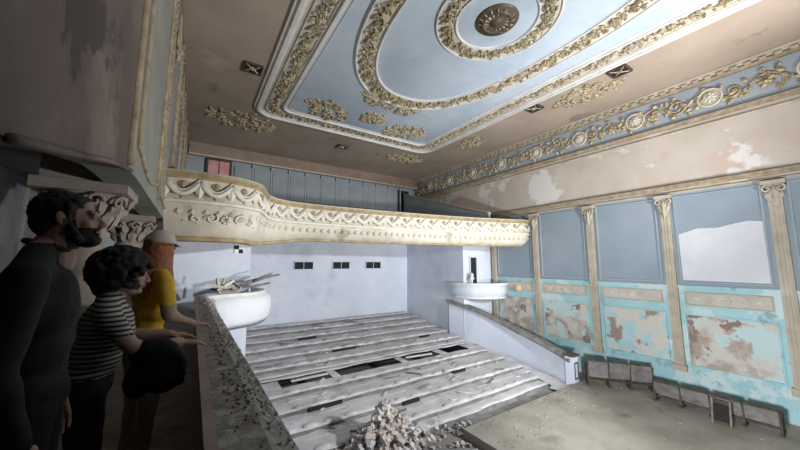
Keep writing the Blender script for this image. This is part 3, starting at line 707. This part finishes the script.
        for k in range(60):
            a=math.pi*(.22+1.56*k/59); p=V((-.02+.085*math.cos(a),.08*math.sin(a),.02)); q=V((p.x*1.15-.01,p.y*1.3,-.12)); e=V((q.x+random.uniform(-.03,.03),q.y*1.2,-.36+random.uniform(-.05,.05)))
            b.tube(catmull([p,q,V(((q.x+e.x)/2+random.uniform(-.015,.015),(q.y+e.y)/2,-.23)),e],4),[.016]*9+[.014,.01,.006,.003],6,hm_)
        vox=.006
    me=evalmesh(b,vox,1,'hair'); finish(me,'hair',par,[m_orhair if style=='long' else m_hair],lambda p:0,WH)
    if headkw.get('cap'):
        b=B()
        b.lathe((-.012,0,.05),[(.0,.098),(.03,.096),(.06,.084),(.088,.055),(.101,.02),(.104,-.005),(.098,-.006)],28,m_cap)
        b.ell((-.012,0,.149),(.009,.009,.006),m_cap)
        vs=[]
        for i in range(13):
            a=-.95+1.9*i/12; vs+= [V((-.012+.1*math.cos(a),.1*math.sin(a),.05)),V((-.012+.1*math.cos(a)+.075*math.cos(a*.6)*math.cos(a*.8),.1*math.sin(a)*1.02,.04-.012*abs(math.sin(a))*1.5))]
        b.add(vs+[q-V((0,0,.006)) for q in vs],[(2*i,2*i+2,2*i+3,2*i+1) for i in range(12)]+[(26+2*i,26+2*i+1,26+2*i+3,26+2*i+2) for i in range(12)]+[(2*i+1,2*i+3,26+2*i+3,26+2*i+1) for i in range(12)],m_cap)
        o=b.build('cap',par,z=False,fix=False); o.data.transform(WH)
    for i,h in enumerate(hands): hand(par,'hand_%d'%(i+1),W,*h)
    return par,W
def skeleton(s,w,arms,hipx=0,chx=0,female=False,trap=1.47):
    sh=.185*w
    k=[('e',(hipx,0,.97*s),(.115,.155*w,.13)),('e',((hipx+chx)/2,0,1.12*s),(.105,.135*w,.16)),('e',(chx,0,1.29*s),(.12,.165*w,.17)),
       ('c',(chx-.01,-sh*.8,1.405*s),.062,(chx-.01,sh*.8,1.405*s),.062),('c',(chx,0,1.42*s),.075,(chx+.01,0,1.52*s),.058)]
    for g in(-1,1):
        k+= [('c',(hipx,g*.085,.93*s),.092,(hipx+.02,g*.095,.5*s),.062),('c',(hipx+.02,g*.095,.5*s),.06,(hipx-.01,g*.1,.1*s),.042),
             ('c',(hipx-.02,g*.1,.045),.04,(hipx+.14,g*.115,.035),.034),('c',(hipx-.0,g*.1,.1),.045,(hipx,g*.1,.06),.045)]
        k.append(('c',(chx,g*.06,1.3*s),.075,(chx+(.05 if female else .02),g*.07,1.28*s),.07))
        k.append(('c',(chx-.01,g*.05,trap*s),.05,(chx-.01,g*sh*.9,1.41*s),.055))
    for g,el,wr in arms:
        sp=V((chx-.01,g*sh,1.39*s)); k+=[('c',sp,.058*w,V(el),.043),('c',V(el),.042,V(wr),.028)]
    return k
el1,wr1=(-.03,-.27,1.14),(.05,-.27,.88); el2,wr2=(-.03,.27,1.14),(.05,.27,.88)
sk=skeleton(1.035,1.12,[(-1,el1,wr1),(1,el2,wr2)],trap=1.49)
par,Wm=person('man',-.50,1.86,math.radians(84),1.8,sk,(.05,0,1.675),-.02,-.14,[m_black,m_jeans,m_skin],
   lambda p:(2 if p.z>1.575 else (1 if p.z<.98 and abs(p.y)<.2 else 0)),{'skin':m_skin,'hair':'short','beard':True},
   [(wr1,(.15,0,-1),(0,-1,0),-1,m_skin,.4),(wr2,(.15,0,-1),(0,1,0),1,m_skin,.4)])
b=B(); b.tube([(.005+.066*math.cos(a*math.pi/12),.066*math.sin(a*math.pi/12),1.565-.02*math.cos(a*math.pi/12)) for a in range(24)],.013,6,m_jeans,True)
o=b.build('collar',par,z=False); o.data.transform(Wm)
el1,wr1=(.1,-.23,1.05),(.32,-.16,1.025); el2,wr2=(.1,.23,1.05),(.32,.14,1.025)
sk=skeleton(.88,.95,[(-1,el1,wr1),(1,el2,wr2)],-.06,.0,True)
def lab2(p):
    if p.z>1.34: return 2
    if p.z<.9 and p.x<.1 or p.z<.8: return 1
    if (p.x>.13 or abs(p.y)>.235) and p.z<1.12: return 2
    return 0
person('woman',-.38,2.42,math.radians(78),1.6,sk,(.06,0,1.425),-.1,.08,[m_stripe,m_jeans,m_skin2],lab2,{'skin':m_skin2,'hair':'curly'},
   [(wr1,(1,.1,-.12),(0,0,1),1,m_skin2,.25,.92),(wr2,(1,-.1,-.12),(0,0,1),-1,m_skin2,.25,.92)])
b=B(); b.ell((-.13,2.22,-.5),(.13,.055,.085),m_black,Euler((0,.15,.05)).to_matrix(),20,14); b.ell((-.1,2.2,-.58),(.11,.045,.12),m_black,Euler((0,-.1,.05)).to_matrix(),20,14); b.ell((-.19,2.22,-.6),(.06,.04,.12),m_black,Euler((0,.2,0)).to_matrix(),16,10); b.ell((-.04,2.2,-.57),(.05,.04,.11),m_black,Euler((0,-.25,0)).to_matrix(),16,10)
me=evalmesh(b,.012,3,'jacket')
for v in me.vertices: v.co+=v.normal*noise.noise(v.co*14)*.02
me.transform(Matrix.Translation((0,0,ZC))); me.materials.clear(); me.materials.append(m_black)
for p in me.polygons: p.use_smooth=True
o=bpy.data.objects.new('folded_jacket',me); bpy.context.collection.objects.link(o)
el1,wr1=(.0,-.25,1.12),(.2,-.2,1.03); el2,wr2=(.05,.24,1.12),(.22,.15,1.03)
sk=skeleton(.98,.95,[(-1,el1,wr1),(1,el2,wr2)],-.03,0,True)
def lab3(p):
    if p.z>1.49: return 2
    if p.z<.95 and (p.x<.12 or p.z<.85): return 1
    if (abs(p.y)>.2 or p.x>.13) and p.z<1.2: return 2
    return 0
person('woman.001',-.24,3.05,math.radians(60),1.68,sk,(.03,0,1.60),.25,.05,[m_yellow,m_khaki,m_skin2],lab3,{'skin':m_skin2,'hair':'long','cap':True},
   [(wr1,(1,.1,-.2),(0,0,1),1,m_skin2,.25,.92),(wr2,(1,-.1,-.2),(0,0,1),-1,m_skin2,.25,.92)])
# ---------------------------------------------------------------- lights
def spot(name,loc,tgt,pw,ang,col,blend=.5,rad=.4):
    L=bpy.data.lights.new(name,'SPOT'); L.energy=pw; L.spot_size=math.radians(ang); L.spot_blend=blend; L.color=col; L.shadow_soft_size=rad
    o=bpy.data.objects.new(name,L); bpy.context.collection.objects.link(o); loc=V(loc);loc.z+=ZC;tgt=V(tgt);tgt.z+=ZC
    o.location=loc; o.rotation_euler=(tgt-loc).to_track_quat('-Z','Y').to_euler()
spot('work_lamp_stalls',(9.5,-3,1.6),(6.6,14,-2.0),5600,66,(.94,.965,1.0),.5,.2)
spot('work_lamp_ceiling',(9.5,-2.5,-1.0),(7,8,6.2),4900,116,(1,.965,.93),.7,.25)
spot('added_wash_wall',(4.5,1.5,-2.2),(14,4.8,.9),2600,125,(.96,.98,1.0),.6,.25)  # added wash to brighten the right wall, stands for no actual lamp
spot('added_spot_balcony',(5.5,2.0,-3.5),(3.5,10.5,1.8),420,70,(1,.96,.9),.6)  # added spot that lifts the balcony front, no actual fitting
spot('added_spot_gallery',(5.5,5.5,-3.0),(-.2,5.0,-.1),160,34,(1,.97,.92),.8,.3)  # extra spot added to light the gallery's far end and capped woman
w=bpy.data.worlds.new('world'); bpy.context.scene.world=w; w.use_nodes=True; w.node_tree.nodes['Background'].inputs[0].default_value=(.5,.55,.6,1); w.node_tree.nodes['Background'].inputs[1].default_value=.3
# ---------------------------------------------------------------- camera
cam=bpy.data.cameras.new('camera'); cam.sensor_width=36; cam.lens=312/800*36; cam.clip_start=.02
co=bpy.data.objects.new('camera',cam); bpy.context.collection.objects.link(co); co.location=(0,0,ZC); co.rotation_euler=(math.radians(96.8),0,math.radians(-33.4))
bpy.context.scene.camera=co
bpy.context.scene.view_settings.view_transform='Standard'
